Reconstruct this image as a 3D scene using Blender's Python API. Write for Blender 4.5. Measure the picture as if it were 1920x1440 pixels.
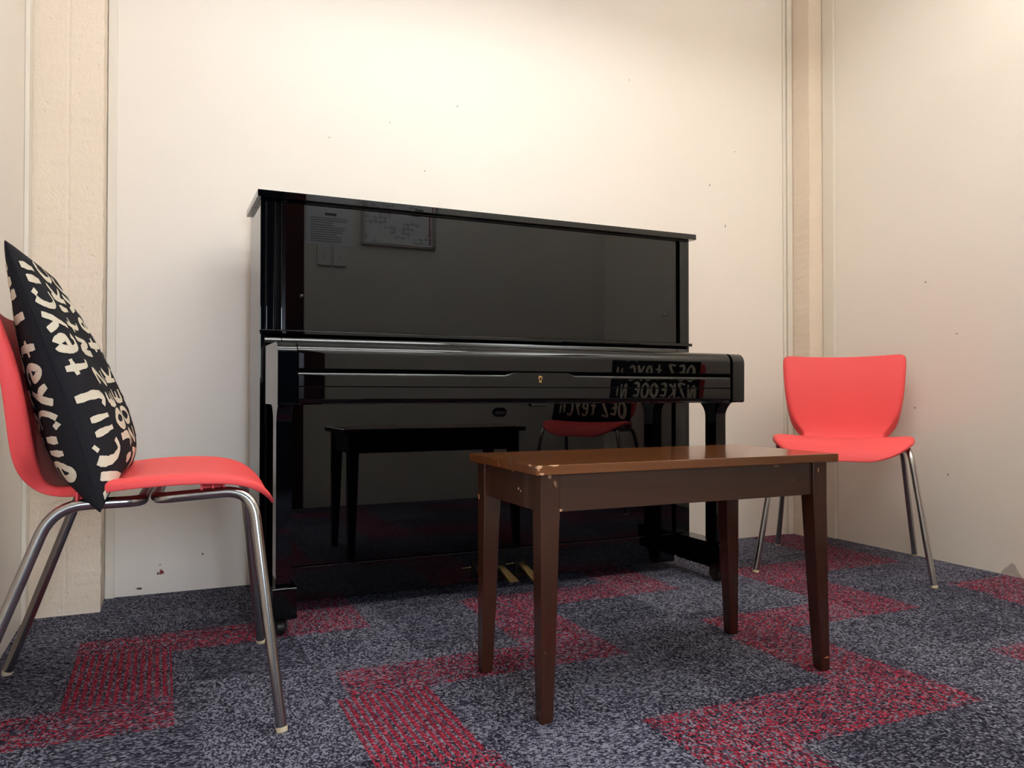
import bpy, bmesh, math, random
from mathutils import Vector, Matrix
random.seed(7)
for o in list(bpy.data.objects): bpy.data.objects.remove(o)
S = bpy.context.scene
COL = S.collection

# ------------------------------------------------------------------ camera, world, exposure
YAW, PITCH, ROLL, FPX = -0.4215, 0.0125, 0.0004, 1468.96
CAM = Vector((-0.2572, -2.3281, 0.6348))
_r = Vector((math.cos(YAW), math.sin(YAW), 0))
_f = Vector((-math.sin(YAW)*math.cos(PITCH), math.cos(YAW)*math.cos(PITCH), math.sin(PITCH)))
_u = _r.cross(_f)
_r2 = math.cos(ROLL)*_r + math.sin(ROLL)*_u
_u2 = -math.sin(ROLL)*_r + math.cos(ROLL)*_u
cd = bpy.data.cameras.new('camera')
cam = bpy.data.objects.new('camera', cd); COL.objects.link(cam)
cd.sensor_width = 36.0; cd.lens = 36.0*FPX/1920.0; cd.clip_start = 0.02
cam.matrix_world = Matrix(((_r2.x, _u2.x, -_f.x, CAM.x), (_r2.y, _u2.y, -_f.y, CAM.y), (_r2.z, _u2.z, -_f.z, CAM.z), (0, 0, 0, 1)))
S.camera = cam
w = bpy.data.worlds.new('world'); S.world = w; w.use_nodes = True
w.node_tree.nodes['Background'].inputs[0].default_value = (0.5, 0.6, 0.8, 1)
w.node_tree.nodes['Background'].inputs[1].default_value = 0.05
S.view_settings.view_transform = 'Standard'
S.view_settings.look = 'None'
S.view_settings.exposure = -0.04
S.view_settings.gamma = 1.0
S.view_settings.use_curve_mapping = False
TUBE_STRENGTH = (62.0, 64.0)     # fixture over the bench, fixture by the doorway
# daylight that reaches the doorway from the corridor
ld = bpy.data.lights.new('corridor_daylight', 'AREA'); ld.shape = 'RECTANGLE'; ld.size = 0.5; ld.size_y = 0.5
ld.energy = 36.0; ld.color = (0.72, 0.84, 1.0)
lo = bpy.data.objects.new('corridor_daylight', ld); COL.objects.link(lo)
lo.location = (-0.1, -3.485, 1.0); lo.rotation_euler = (math.radians(90), 0, 0)
# added fill lamp aimed at the ceiling (its trough is built further down)
lu = bpy.data.lights.new('fill_lamp', 'AREA'); lu.shape = 'RECTANGLE'; lu.size = 0.16; lu.size_y = 0.7
lu.energy = 26.0; lu.color = (0.92, 0.97, 1.0)
lq = bpy.data.objects.new('fill_lamp', lu); COL.objects.link(lq)
lq.location = (1.80, -1.35, 2.10); lq.rotation_euler = (math.radians(180), 0, 0)

# ------------------------------------------------------------------ room constants
WL, WR, WB, WF, ZC = -0.605, 2.455, 0.411, -2.10, 2.50

# ------------------------------------------------------------------ material helpers
def srgb(r, g, b):
    f = lambda c: (c/255/12.92) if c/255 <= 0.04045 else ((c/255+0.055)/1.055)**2.4
    return (f(r), f(g), f(b), 1)
class NT:
    def __init__(s, name):
        s.m = bpy.data.materials.new(name); s.m.use_nodes = True
        s.t = s.m.node_tree; s.b = s.t.nodes['Principled BSDF']
    def n(s, typ, **kw):
        n = s.t.nodes.new(typ)
        for k, v in kw.items(): setattr(n, k, v)
        return n
    def l(s, a, b): s.t.links.new(a, b)
    def put(s, sock, v):
        if hasattr(v, 'is_output') or isinstance(v, bpy.types.NodeSocket): s.l(v, sock)
        else: sock.default_value = v
    def math(s, op, a, b=None, c=None):
        n = s.n('ShaderNodeMath', operation=op)
        s.put(n.inputs[0], a)
        if b is not None: s.put(n.inputs[1], b)
        if c is not None: s.put(n.inputs[2], c)
        return n.outputs[0]
    def coord(s): return s.n('ShaderNodeTexCoord').outputs['Object']
    def mapping(s, v, scale=(1, 1, 1), rot=(0, 0, 0), loc=(0, 0, 0)):
        n = s.n('ShaderNodeMapping'); s.l(v, n.inputs[0])
        n.inputs['Scale'].default_value = scale; n.inputs['Rotation'].default_value = rot; n.inputs['Location'].default_value = loc
        return n.outputs[0]
    def noise(s, v, scale, detail=4, rough=0.55, dist=0):
        n = s.n('ShaderNodeTexNoise'); s.l(v, n.inputs['Vector'])
        n.inputs['Scale'].default_value = scale; n.inputs['Detail'].default_value = detail
        n.inputs['Roughness'].default_value = rough; n.inputs['Distortion'].default_value = dist
        return n.outputs['Fac']
    def ramp(s, fac, stops, interp='LINEAR'):
        n = s.n('ShaderNodeValToRGB'); s.l(fac, n.inputs[0]); cr = n.color_ramp; cr.interpolation = interp
        while len(cr.elements) < len(stops): cr.elements.new(0.5)
        for e, (p, c) in zip(cr.elements, stops): e.position = p; e.color = c
        return n.outputs[0]
    def mix(s, fac, a, b, mode='MIX'):
        n = s.n('ShaderNodeMix', data_type='RGBA', blend_type=mode)
        s.put(n.inputs[0], fac); s.put(n.inputs[6], a); s.put(n.inputs[7], b)
        return n.outputs[2]
    def bump(s, h, strength, dist, prev=None):
        n = s.n('ShaderNodeBump'); n.inputs['Strength'].default_value = strength; n.inputs['Distance'].default_value = dist
        s.l(h, n.inputs['Height'])
        if prev is not None: s.l(prev, n.inputs['Normal'])
        return n.outputs[0]
    def set(s, color=None, rough=None, metal=None, spec=None, normal=None, coat=None, coat_rough=None):
        b = s.b
        for k, v in (('Base Color', color), ('Roughness', rough), ('Metallic', metal), ('Specular IOR Level', spec), ('Normal', normal), ('Coat Weight', coat), ('Coat Roughness', coat_rough)):
            if v is not None: s.put(b.inputs[k], v)
        return s.m
    def spots(s, base, v, lst):
        """small marks with a shape of their own: (point, radius, colour, stretch)"""
        nz = s.noise(v, 150, 3)
        out = base
        for p, r, c, st in lst:
            d = s.n('ShaderNodeVectorMath', operation='SUBTRACT'); s.l(v, d.inputs[0]); d.inputs[1].default_value = p
            m = s.n('ShaderNodeVectorMath', operation='MULTIPLY'); s.l(d.outputs[0], m.inputs[0]); m.inputs[1].default_value = st
            ln = s.n('ShaderNodeVectorMath', operation='LENGTH'); s.l(m.outputs[0], ln.inputs[0])
            r *= 0.72; wob = s.math('MULTIPLY_ADD', nz, r*2.6, -r*1.3)
            dd = s.math('ADD', ln.outputs['Value'], wob)
            mr = s.n('ShaderNodeMapRange'); s.l(dd, mr.inputs[0])
            mr.inputs[1].default_value = r*0.75; mr.inputs[2].default_value = r*1.1; mr.inputs[3].default_value = 1; mr.inputs[4].default_value = 0
            out = s.mix(mr.outputs[0], out, c)
        return out

def simple(name, col, rough, metal=0.0, spec=0.5, coat=0.0, bump=None):
    t = NT(name); v = t.coord()
    n = t.noise(v, 14, 3)
    c = t.mix(t.math('MULTIPLY', n, 0.12), col, (col[0]*0.75, col[1]*0.75, col[2]*0.75, 1))
    nm = None
    if bump: nm = t.bump(t.noise(v, bump[0], 4), bump[1], bump[2])
    return t.set(color=c, rough=rough, metal=metal, spec=spec, coat=coat, normal=nm)

PAINT = srgb(249, 237, 223)
def wall_mat(name, col, marks=()):
    t = NT(name); v = t.coord()
    a = t.noise(v, 1.3, 3); b = t.noise(t.mapping(v, (6, 6, 0.8)), 5, 4)
    c = t.mix(t.math('MULTIPLY', a, 0.16), col, srgb(245, 232, 214))
    c = t.spots(c, v, marks)
    h = t.math('ADD', t.math('MULTIPLY', b, 0.5), t.math('MULTIPLY', t.noise(v, 260, 3), 0.25))
    return t.set(color=c, rough=0.42, spec=0.35, normal=t.bump(h, 0.12, 0.004))
GREY = srgb(165, 154, 142); RED = srgb(140, 60, 55); BRN = srgb(120, 84, 55)
M_wall_back = wall_mat('cream_wall_paint_marked', PAINT, [
    ((0.748, WB, 1.708), 0.0045, GREY, (1, 0, 1)), ((0.489, WB, 1.61), 0.004, GREY, (1.6, 0, 1)), ((0.273, WB, 1.526), 0.004, GREY, (1.6, 0, 1)),
    ((2.048, WB, 1.702), 0.004, GREY, (1, 0, 1)), ((1.911, WB, 1.54), 0.005, GREY, (1, 0, 0.7)), ((1.994, WB, 1.367), 0.007, srgb(165, 150, 135), (1.6, 0, 0.6)),
    ((-0.262, WB, 0.063), 0.005, srgb(70, 45, 40), (1.4, 0, 0.8)), ((-0.252, WB, 0.066), 0.012, RED, (1.2, 0, 0.9)), ((-0.257, WB, 0.09), 0.006, srgb(190, 150, 135), (1, 0, 1)),
    ((-0.317, WB, 0.02), 0.010, BRN, (0.8, 0, 1.8)), ((-0.13, WB, 0.115), 0.004, BRN, (1, 0, 1)), ((0.62, WB, 1.45), 0.003, GREY, (1, 0, 1)), ((1.5, WB, 1.93), 0.004, GREY, (1, 0, 1))])
M_wall = wall_mat('cream_wall_paint', PAINT, [((WR, -0.30, 0.33), 0.006, srgb(170, 150, 135), (0, 1, 1)), ((WR, -0.16, 0.58), 0.006, srgb(200, 180, 165), (0, 1, 1)),
    ((WR, -0.34, 0.86), 0.008, srgb(200, 182, 166), (0, 1, 2)), ((WR, -0.21, 1.07), 0.006, srgb(180, 165, 150), (0, 1, 1))])
M_wall_front = wall_mat('grey_wall_paint', srgb(238, 235, 228))
M_trim = simple('cream_trim_paint', srgb(241, 230, 213), 0.4, spec=0.4)
M_ceiling = simple('white_ceiling_paint', srgb(246, 243, 238), 0.8, spec=0.2)

def concrete():
    t = NT('painted_rough_concrete'); v = t.coord()
    n1 = t.noise(v, 9, 6, 0.65); n2 = t.noise(t.mapping(v, (60, 60, 18)), 1.0, 5, 0.7); n3 = t.noise(v, 130, 4, 0.6)
    pit = t.n('ShaderNodeTexVoronoi'); t.l(v, pit.inputs['Vector']); pit.inputs['Scale'].default_value = 26
    pm = t.n('ShaderNodeMapRange'); t.l(pit.outputs['Distance'], pm.inputs[0]); pm.inputs[1].default_value = 0.03; pm.inputs[2].default_value = 0.16
    wv = t.n('ShaderNodeTexWave', wave_type='BANDS', bands_direction='Z'); t.l(t.mapping(v, (1, 1, 1), (0, 0.25, 0)), wv.inputs['Vector'])
    wv.inputs['Scale'].default_value = 9; wv.inputs['Distortion'].default_value = 9; wv.inputs['Detail'].default_value = 3
    h = t.math('ADD', t.math('MULTIPLY', n1, 0.9), t.math('MULTIPLY', n2, 0.3))
    h = t.math('ADD', h, t.math('MULTIPLY', n3, 0.35)); h = t.math('ADD', h, t.math('MULTIPLY', pm.outputs[0], 0.25))
    h = t.math('ADD', h, t.math('MULTIPLY', wv.outputs['Fac'], 0.10))
    sx = t.n('ShaderNodeSeparateXYZ'); t.l(v, sx.inputs[0])
    sd = t.math('ABSOLUTE', t.math('ADD', t.math('ADD', sx.outputs[0], 0.503), t.math('MULTIPLY_ADD', n2, 0.012, -0.006)))
    sm = t.n('ShaderNodeMapRange'); t.l(sd, sm.inputs[0]); sm.inputs[1].default_value = 0.0; sm.inputs[2].default_value = 0.006
    h = t.math('ADD', h, t.math('MULTIPLY', sm.outputs[0], 0.22))
    c = t.mix(t.math('MULTIPLY', n1, 0.35), srgb(245, 226, 204), srgb(234, 210, 184))
    return t.set(color=c, rough=0.6, spec=0.35, normal=t.bump(h, 0.9, 0.006))
M_concrete = concrete()

def carpet(name, kind):
    t = NT(name); v = t.coord()
    sep = t.n('ShaderNodeSeparateXYZ'); t.l(v, sep.inputs[0])
    tx = t.math('FLOOR', t.math('DIVIDE', t.math('ADD', sep.outputs[0], 10.13), 0.255))
    ty = t.math('FLOOR', t.math('DIVIDE', t.math('ADD', sep.outputs[1], 10.245), 0.515))
    par = t.math('MODULO', t.math('ADD', tx, ty), 2.0)
    cmb = t.n('ShaderNodeCombineXYZ'); t.l(tx, cmb.inputs[0]); t.l(ty, cmb.inputs[1])
    wn = t.n('ShaderNodeTexWhiteNoise', noise_dimensions='3D'); t.l(cmb.outputs[0], wn.inputs['Vector'])
    warp = t.n('ShaderNodeVectorMath', operation='ADD')
    va = t.mapping(v, (185, 290, 1), (0, 0, 0.25)); vb = t.mapping(v, (290, 185, 1), (0, 0, -0.2))
    mv = t.n('ShaderNodeMix', data_type='VECTOR'); t.put(mv.inputs[0], par); t.l(va, mv.inputs[4]); t.l(vb, mv.inputs[5])
    vo = t.n('ShaderNodeTexVoronoi'); t.l(mv.outputs[1], vo.inputs['Vector']); vo.inputs['Scale'].default_value = 1.0; vo.inputs['Randomness'].default_value = 0.6
    sc = t.n('ShaderNodeSeparateColor'); t.l(vo.outputs['Color'], sc.inputs[0])
    big = t.noise(v, 5, 3); med = t.noise(v, 42, 4, 0.6)
    dk, md, lt = srgb(30, 29, 40), srgb(64, 62, 76), srgb(140, 138, 150)
    f = t.math('ADD', sc.outputs[0], t.math('MULTIPLY_ADD', med, 0.24, -0.12))
    f = t.math('ADD', f, t.math('MULTIPLY_ADD', wn.outputs['Value'], 0.22, -0.11))
    f = t.math('ADD', f, t.math('MULTIPLY_ADD', big, 0.3, -0.15))
    grey = t.ramp(f, [(0.12, dk), (0.45, md), (0.66, srgb(90, 90, 104)), (0.95, lt)])
    if kind == 'grey':
        c = grey
    else:
        rd = t.ramp(sc.outputs[1], [(0.1, srgb(84, 28, 46)), (0.45, srgb(138, 36, 56)), (0.8, srgb(172, 44, 62)), (1.0, srgb(160, 90, 102))])
        if kind == 'stripe':
            s_ = t.math('FRACT', t.math('MULTIPLY', sep.outputs[0], 64.0))
            on = t.math('LESS_THAN', t.math('ADD', s_, t.math('MULTIPLY_ADD', sc.outputs[2], 0.5, -0.25)), 0.58)
        else:
            on = t.math('GREATER_THAN', t.math('ADD', sc.outputs[2], t.math('MULTIPLY_ADD', med, 0.6, -0.3)), 0.52)
        c = t.mix(on, grey, rd)
    h = t.math('SUBTRACT', 1.0, vo.outputs['Distance'])
    return t.set(color=c, rough=0.95, spec=0.1, normal=t.bump(h, 0.8, 0.004))
M_cg, M_cr, M_cs = carpet('grey_loop_carpet', 'grey'), carpet('red_fleck_carpet', 'red'), carpet('red_striped_carpet', 'stripe')

def lacquer():
    t = NT('black_piano_lacquer'); v = t.coord()
    n = t.noise(v, 2.2, 2)
    c = t.mix(n, (0.0004, 0.0005, 0.0008, 1), (0.0006, 0.0006, 0.001, 1))
    return t.set(color=c, rough=0.014, spec=0.5)
M_black = lacquer()
M_gap = simple('matte_black_gap', (0.002, 0.002, 0.0025, 1), 0.8, spec=0.1)  # near-black fill for grooves, gaps and pedal slots
M_brass = simple('worn_brass', srgb(214, 176, 112), 0.3, metal=1.0)
M_oldbrass = simple('tarnished_brass', srgb(48, 42, 32), 0.5, metal=1.0)
M_castiron = simple('dark_caster_metal', srgb(60, 54, 48), 0.45, metal=0.7)
M_darkwood = simple('back_frame_wood', srgb(52, 40, 30), 0.6)

def wood(name, c1, c2, rough, marks=(), grain=(2.5, 34, 34), bmp=0.0):
    t = NT(name); v = t.coord()
    g = t.noise(t.mapping(v, grain), 1.2, 2, 0.5, 0.3)
    bl = t.noise(t.mapping(v, (3, 9, 9)), 1.4, 3)
    c = t.mix(g, c1, c2); c = t.mix(t.math('MULTIPLY', bl, 0.45), c, (c1[0]*0.5, c1[1]*0.5, c1[2]*0.5, 1))
    c = t.spots(c, v, marks)
    return t.set(color=c, rough=rough, spec=0.5, coat=0.25, coat_rough=0.06, normal=t.bump(t.noise(v, 7, 2), 0.03, 0.02))
CHIP = srgb(206, 158, 118)
BX, BY = 0.775, -0.815      # bench centre
def bl(x, y, z): return (x-BX, y-BY, z)
chips = [(bl(0.398, -0.992, 0.495), 0.0075, CHIP, (0.8, 1, 1)), (bl(0.402, -0.992, 0.482), 0.006, CHIP, (0.6, 1, 1.2)), (bl(0.392, -0.965, 0.4975), 0.0045, CHIP, (1, 0.5, 1)),
    (bl(0.43, -0.992, 0.498), 0.004, CHIP, (0.25, 1, 1.2)),
    (bl(0.392, -0.86, 0.48), 0.003, srgb(170, 130, 100), (1, 1, 1.6))]
chips_leg = [(bl(0.43, -0.972, 0.474), 0.006, srgb(150, 110, 85), (1, 1, 0.8)), (bl(0.442, -0.972, 0.46), 0.006, srgb(140, 98, 72), (1.5, 1, 0.5)),
    (bl(0.413, -0.655, 0.40), 0.005, CHIP, (1, 1, 0.4)), (bl(1.118, -0.975, 0.46), 0.005, CHIP, (2, 1, 0.4)), (bl(1.14, -0.976, 0.03), 0.004, CHIP, (0.4, 1, 2)), (bl(0.4205, -0.972, 0.12), 0.002, CHIP, (1, 1, 0.06))]
chips_ap = [(bl(0.456, -0.97, 0.408), 0.006, CHIP, (1, 1, 1.4)), (bl(0.416, -0.86, 0.44), 0.005, srgb(190, 160, 135), (1, 0.9, 1.5)), (bl(0.416, -0.87, 0.437), 0.003, srgb(190, 160, 135), (1, 1, 1)),
    (bl(0.416, -0.83, 0.473), 0.004, srgb(150, 110, 80), (1, 0.6, 1.4)), (bl(1.05, -0.97, 0.44), 0.003, srgb(110, 74, 56), (1, 1, 1)), (bl(1.0, -0.97, 0.474), 0.003, srgb(120, 84, 64), (0.25, 1, 1))]
M_bench_top = wood('brown_gloss_bench_top', srgb(124, 72, 34), srgb(92, 50, 24), 0.16, chips)
M_bench_leg = wood('dark_brown_bench_leg', srgb(72, 36, 20), srgb(54, 26, 15), 0.22, chips_leg, (34, 34, 2.5))
M_bench_ap = wood('dark_brown_bench_apron', srgb(74, 42, 28), srgb(56, 30, 20), 0.24, chips_ap)

def plastic():
    t = NT('red_moulded_plastic'); v = t.coord()
    n = t.noise(v, 420, 2); c = t.mix(t.math('MULTIPLY', t.noise(v, 3, 2), 0.15), srgb(246, 88, 88), srgb(236, 78, 80))
    return t.set(color=c, rough=0.5, spec=0.22, normal=t.bump(n, 0.06, 0.0008))
M_red = plastic()
M_chrome = simple('satin_chrome_tube', (0.46, 0.45, 0.43, 1), 0.2, metal=1.0)
M_glide = simple('cream_plastic_glide', srgb(226, 206, 170), 0.5)

def fabric(name, col, lo_):
    t = NT(name); v = t.coord()
    a = t.noise(t.mapping(v, (900, 900, 160)), 1.0, 2); b = t.noise(t.mapping(v, (160, 160, 900)), 1.0, 2)
    h = t.math('ADD', a, b)
    c = t.mix(t.math('MULTIPLY', h, 0.5), lo_, col)
    return t.set(color=c, rough=0.9, spec=0.15, normal=t.bump(h, 0.25, 0.001))
M_cush = fabric('black_woven_cotton', srgb(44, 42, 46), srgb(20, 19, 23))
M_letter = fabric('cream_woven_print', srgb(238, 226, 204), srgb(206, 192, 168))
M_paper = simple('white_paper', srgb(242, 242, 250), 0.6)
def plan():
    t = NT('printed_floor_plan'); v = t.coord()
    br = t.n('ShaderNodeTexBrick'); t.l(t.mapping(v, (1, 1, 1), (math.radians(90), 0, 0)), br.inputs['Vector'])
    br.inputs['Scale'].default_value = 9; br.inputs['Mortar Size'].default_value = 0.025; br.inputs['Color1'].default_value = srgb(240, 241, 246); br.inputs['Color2'].default_value = srgb(226, 228, 238); br.inputs['Mortar'].default_value = srgb(168, 170, 180)
    m = t.math('GREATER_THAN', t.noise(v, 9, 2), 0.5)
    return t.set(color=t.mix(m, srgb(240, 241, 246), br.outputs['Color']), rough=0.5)
M_plan = plan()
M_ink = simple('grey_ink', srgb(96, 98, 110), 0.7)
M_redink = simple('red_border_ink', srgb(170, 40, 60), 0.7)
M_greenink = simple('green_ink', srgb(90, 130, 90), 0.7)
M_alu = simple('silver_snap_frame', (0.7, 0.7, 0.72, 1), 0.3, metal=0.9)
M_switch = simple('white_switch_plastic', srgb(246, 246, 246), 0.3)
M_doorwood = simple('dark_brown_door_wood', srgb(66, 30, 20), 0.6, spec=0.2)
M_navy = simple('dark_navy_paint', srgb(24, 40, 62), 0.5)
M_chip = simple('bare_grey_plaster', srgb(192, 182, 170), 0.8, bump=(120, 0.4, 0.002))

# ------------------------------------------------------------------ mesh helpers
def box(bm, x0, x1, y0, y1, z0, z1, bev=0.0, seg=2):
    vs = [bm.verts.new((x, y, z)) for x in (x0, x1) for y in (y0, y1) for z in (z0, z1)]
    F = [(0, 1, 3, 2), (4, 6, 7, 5), (0, 4, 5, 1), (2, 3, 7, 6), (0, 2, 6, 4), (1, 5, 7, 3)]
    fs = [bm.faces.new([vs[i] for i in f]) for f in F]
    if bev:
        es = set(e for f in fs for e in f.edges)
        bmesh.ops.bevel(bm, geom=list(es), offset=bev, segments=seg, affect='EDGES', profile=0.5)
    return bm
def B(*a, **k): return box(bmesh.new(), *a, **k)
def prism_x(bm, prof, x0, x1):
    """closed (y,z) outline extruded along x"""
    a = [bm.verts.new((x0, y, z)) for y, z in prof]; b = [bm.verts.new((x1, y, z)) for y, z in prof]
    n = len(prof)
    bm.faces.new(a[::-1]); bm.faces.new(b)
    for i in range(n): bm.faces.new((a[i], a[(i+1) % n], b[(i+1) % n], b[i]))
    bmesh.ops.recalc_face_normals(bm, faces=bm.faces); return bm
def arc(cy, cz, r, a0, a1, n=10, ry=None):
    return [(cy+(ry or r)*math.cos(math.radians(a0+(a1-a0)*i/n)), cz+r*math.sin(math.radians(a0+(a1-a0)*i/n))) for i in range(n+1)]
def smooth_path(pts, rad, n=8):
    """polyline with rounded corners"""
    P = [Vector(p) for p in pts]; out = [P[0]]
    for i in range(1, len(P)-1):
        a, b, c = P[i-1], P[i], P[i+1]
        r = rad[i-1] if isinstance(rad, (list, tuple)) else rad
        d1 = (a-b); d2 = (c-b); t = min(r, d1.length*0.49, d2.length*0.49)
        p0 = b+d1.normalized()*t; p2 = b+d2.normalized()*t
        for k in range(n+1):
            s = k/n; out.append(p0*(1-s)**2+b*2*s*(1-s)+p2*s*s)
    out.append(P[-1]); return out
def tube(bm, pts, r, seg=14, cap=True):
    P = [Vector(p) for p in pts]; rings = []
    T = (P[1]-P[0]).normalized(); N = T.orthogonal().normalized()
    for i, p in enumerate(P):
        t = (P[min(i+1, len(P)-1)]-P[max(i-1, 0)]).normalized()
        ax = T.cross(t)
        if ax.length > 1e-7: N = Matrix.Rotation(T.angle(t), 3, ax) @ N
        T = t; N = (N-T*N.dot(T)).normalized(); Bn = T.cross(N)
        rr = r[i] if isinstance(r, (list, tuple)) else r
        rings.append([bm.verts.new(p+(N*math.cos(2*math.pi*k/seg)+Bn*math.sin(2*math.pi*k/seg))*rr) for k in range(seg)])
    for a, b in zip(rings, rings[1:]):
        for k in range(seg): bm.faces.new((a[k], a[(k+1) % seg], b[(k+1) % seg], b[k]))
    if cap: bm.faces.new(rings[0][::-1]); bm.faces.new(rings[-1])
    return bm
def lathe(bm, prof, M=None, seg=20):
    """prof: (radius, height) along +z"""
    M = M or Matrix.Identity(4); rings = []
    for r, h in prof: rings.append([bm.verts.new(M @ Vector((r*math.cos(2*math.pi*k/seg), r*math.sin(2*math.pi*k/seg), h))) for k in range(seg)])
    for a, b in zip(rings, rings[1:]):
        for k in range(seg): bm.faces.new((a[k], a[(k+1) % seg], b[(k+1) % seg], b[k]))
    bm.faces.new(rings[0][::-1]); bm.faces.new(rings[-1]); return bm
def obj(name, bm, mat, parent=None, angle=35, kind=None, wn=True):
    bmesh.ops.recalc_face_normals(bm, faces=bm.faces)
    me = bpy.data.meshes.new(name); bm.to_mesh(me); bm.free()
    for m in (mat if isinstance(mat, list) else [mat]): me.materials.append(m)
    for p in me.polygons: p.use_smooth = True
    me.set_sharp_from_angle(angle=math.radians(angle))
    o = bpy.data.objects.new(name, me); COL.objects.link(o)
    if parent: o.parent = parent
    if kind: o['kind'] = kind
    if wn:
        md = o.modifiers.new('weighted', 'WEIGHTED_NORMAL'); md.keep_sharp = True; md.weight = 100
    return o
def tag(o, label, cat, group=None):
    o['label'] = label; o['category'] = cat
    if group: o['group'] = group
    return o
def thing(name, label, cat, loc=(0, 0, 0), rz=0.0, group=None):
    o = bpy.data.objects.new(name, None); COL.objects.link(o); o.location = loc; o.rotation_euler = (0, 0, rz)
    o.empty_display_size = 0.1
    return tag(o, label, cat, group)
def struct(name, bm, mat, parent=None, angle=35): return obj(name, bm, mat, parent, angle, 'structure')

# ------------------------------------------------------------------ room shell
# carpet: one floor mesh cut along the tile seams, staircase of red bands
rects = []
for k in (-2, -1, 0, 1, 2):
    d = 1.02*k
    rects += [(0.60+d, 1.31+d, -1.24, -1.03, 1), (0.60+d, 0.80+d, -1.75, -1.24, 1), (0.11+d, 0.80+d, -1.92, -1.75, 1),
              (1.10+d, 1.30+d, -1.03, -0.69, 2 if k < 0 else 1), (1.13+d, 1.81+d, -0.69, -0.525, 1), (1.60+d, 1.81+d, -0.525, -0.17, 2 if k == -2 else 1),
              (1.60+d, 2.31+d, -0.215, -0.05, 1), (2.12+d, 2.31+d, -0.05, 0.30, 1), (2.12+d, 2.80+d, 0.30, 0.47, 1)]
xs = sorted(set([WL, WR, -3.0] + [round(v, 4) for r in rects for v in r[:2] if WL < v < WR])); xs = [x for x in xs if WL <= x <= WR]
ys = sorted(set([WF-1.4, WB] + [round(v, 4) for r in rects for v in r[2:4] if WF-1.4 < v < WB]))
bm = bmesh.new(); vv = {}
for i, x in enumerate(xs):
    for j, y in enumerate(ys): vv[i, j] = bm.verts.new((x, y, 0))
for i in range(len(xs)-1):
    for j in range(len(ys)-1):
        f = bm.faces.new((vv[i, j], vv[i+1, j], vv[i+1, j+1], vv[i, j+1]))
        cx, cy = (xs[i]+xs[i+1])/2, (ys[j]+ys[j+1])/2
        for r in rects:
            if r[0] < cx < r[1] and r[2] < cy < r[3]: f.material_index = max(f.material_index, r[4])
struct('floor', bm, [M_cg, M_cr, M_cs])
T = 0.12
struct('wall_back', B(WL-T, WR+T, WB, WB+T, 0, ZC), M_wall_back)
struct('wall_left', B(WL-T, WL, WF-1.4, WB, 0, ZC), M_wall)
wr = struct('wall_right', B(WR, WR+T, WF-1.4, WB, 0, ZC), M_wall)
# front wall with the doorway the photograph was taken through
DX0, DX1, DZ = -0.52, 0.41, 2.05
bm = bmesh.new(); box(bm, WL, DX0, WF-T, WF, 0, ZC); box(bm, DX1, WR, WF-T, WF, 0, ZC); box(bm, DX0, DX1, WF-T, WF, DZ, ZC)
struct('wall_front', bm, M_wall_front)
bm = bmesh.new(); box(bm, DX1-0.01, DX1+0.09, WF-T-0.004, WF+0.012, 0, DZ+0.09, 0.003); box(bm, DX0-0.075, DX0+0.01, WF-T-0.004, WF+0.012, 0, DZ+0.09, 0.003)
box(bm, DX0+0.01, DX1-0.01, WF-T-0.004, WF+0.012, DZ-0.01, DZ+0.09, 0.003)
struct('door_1', bm, M_doorwood)
bm = bmesh.new()
for a_ in ((-0.39, -0.35, 0.71, 1.29), (0.15, 0.19, 0.71, 1.29), (-0.35, 0.15, 0.71, 0.75), (-0.35, 0.15, 1.25, 1.29)): box(bm, a_[0], a_[1], WF-1.4, WF-1.36, a_[2], a_[3], 0.003)
struct('lamp_frame_1', bm, M_trim)  # frame added around the corridor area lamp, out of view
struct('wall_corridor', B(WL, WR, WF-1.4-T, WF-1.4, 0, ZC), M_navy)
# suspended ceiling with the two light openings
LX0, LX1 = 0.02, 1.28
LIGHTS = [(-1.26, -0.62), (-2.05, -1.41)]
bm = bmesh.new()
box(bm, WL, LX0, WF-1.4, WB, ZC, ZC+0.02); box(bm, LX1, WR, WF-1.4, WB, ZC, ZC+0.02)
box(bm, LX0, LX1, LIGHTS[0][1], WB, ZC, ZC+0.02); box(bm, LX0, LX1, LIGHTS[1][1], LIGHTS[0][0], ZC, ZC+0.02); box(bm, LX0, LX1, WF-1.4, LIGHTS[1][0], ZC, ZC+0.02)
struct('ceiling', bm, M_ceiling)
struct('ceiling', B(WL-T, WR+T, WF-1.4-T, WB+T, ZC+0.16, ZC+0.2), M_ceiling)

def rough_box(bm, x0, x1, y0, y1, z0, z1, nx, ny, nz, amp, seed):
    """box with jagged vertical arrises"""
    rnd = random.Random(seed)
    box(bm, x0, x1, y0, y1, z0, z1)
    cuts = nz
    ed = [e for e in bm.edges if abs(e.verts[0].co.z-e.verts[1].co.z) > 0.5*(z1-z0)]
    r = bmesh.ops.subdivide_edges(bm, edges=ed, cuts=cuts, use_grid_fill=True)
    for v in bm.verts:
        if z0+0.001 < v.co.z < z1-0.001:
            v.co.x += rnd.uniform(-amp, amp)*0.8; v.co.y += rnd.uniform(0, amp)
    return bm
struct('trim_1', rough_box(bmesh.new(), WL-0.02, -0.414, 0.246, WB+0.02, 0, ZC, 1, 1, 150, 0.0022, 3), M_concrete, angle=25)   # concrete pier left of the piano
struct('trim_2', rough_box(bmesh.new(), 2.368, WR+0.03, 0.298, WB+0.02, 0, ZC, 1, 1, 150, 0.0018, 5), M_concrete, angle=25)    # concrete pier in the right corner
def strip(name, x0, x1, y0, y1): return struct(name, B(x0, x1, y0, y1, 0, ZC, bev=0.0025), M_trim)
strip('trim_3', -0.4115, -0.386, WB-0.014, WB)          # cover strips beside the piers
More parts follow.
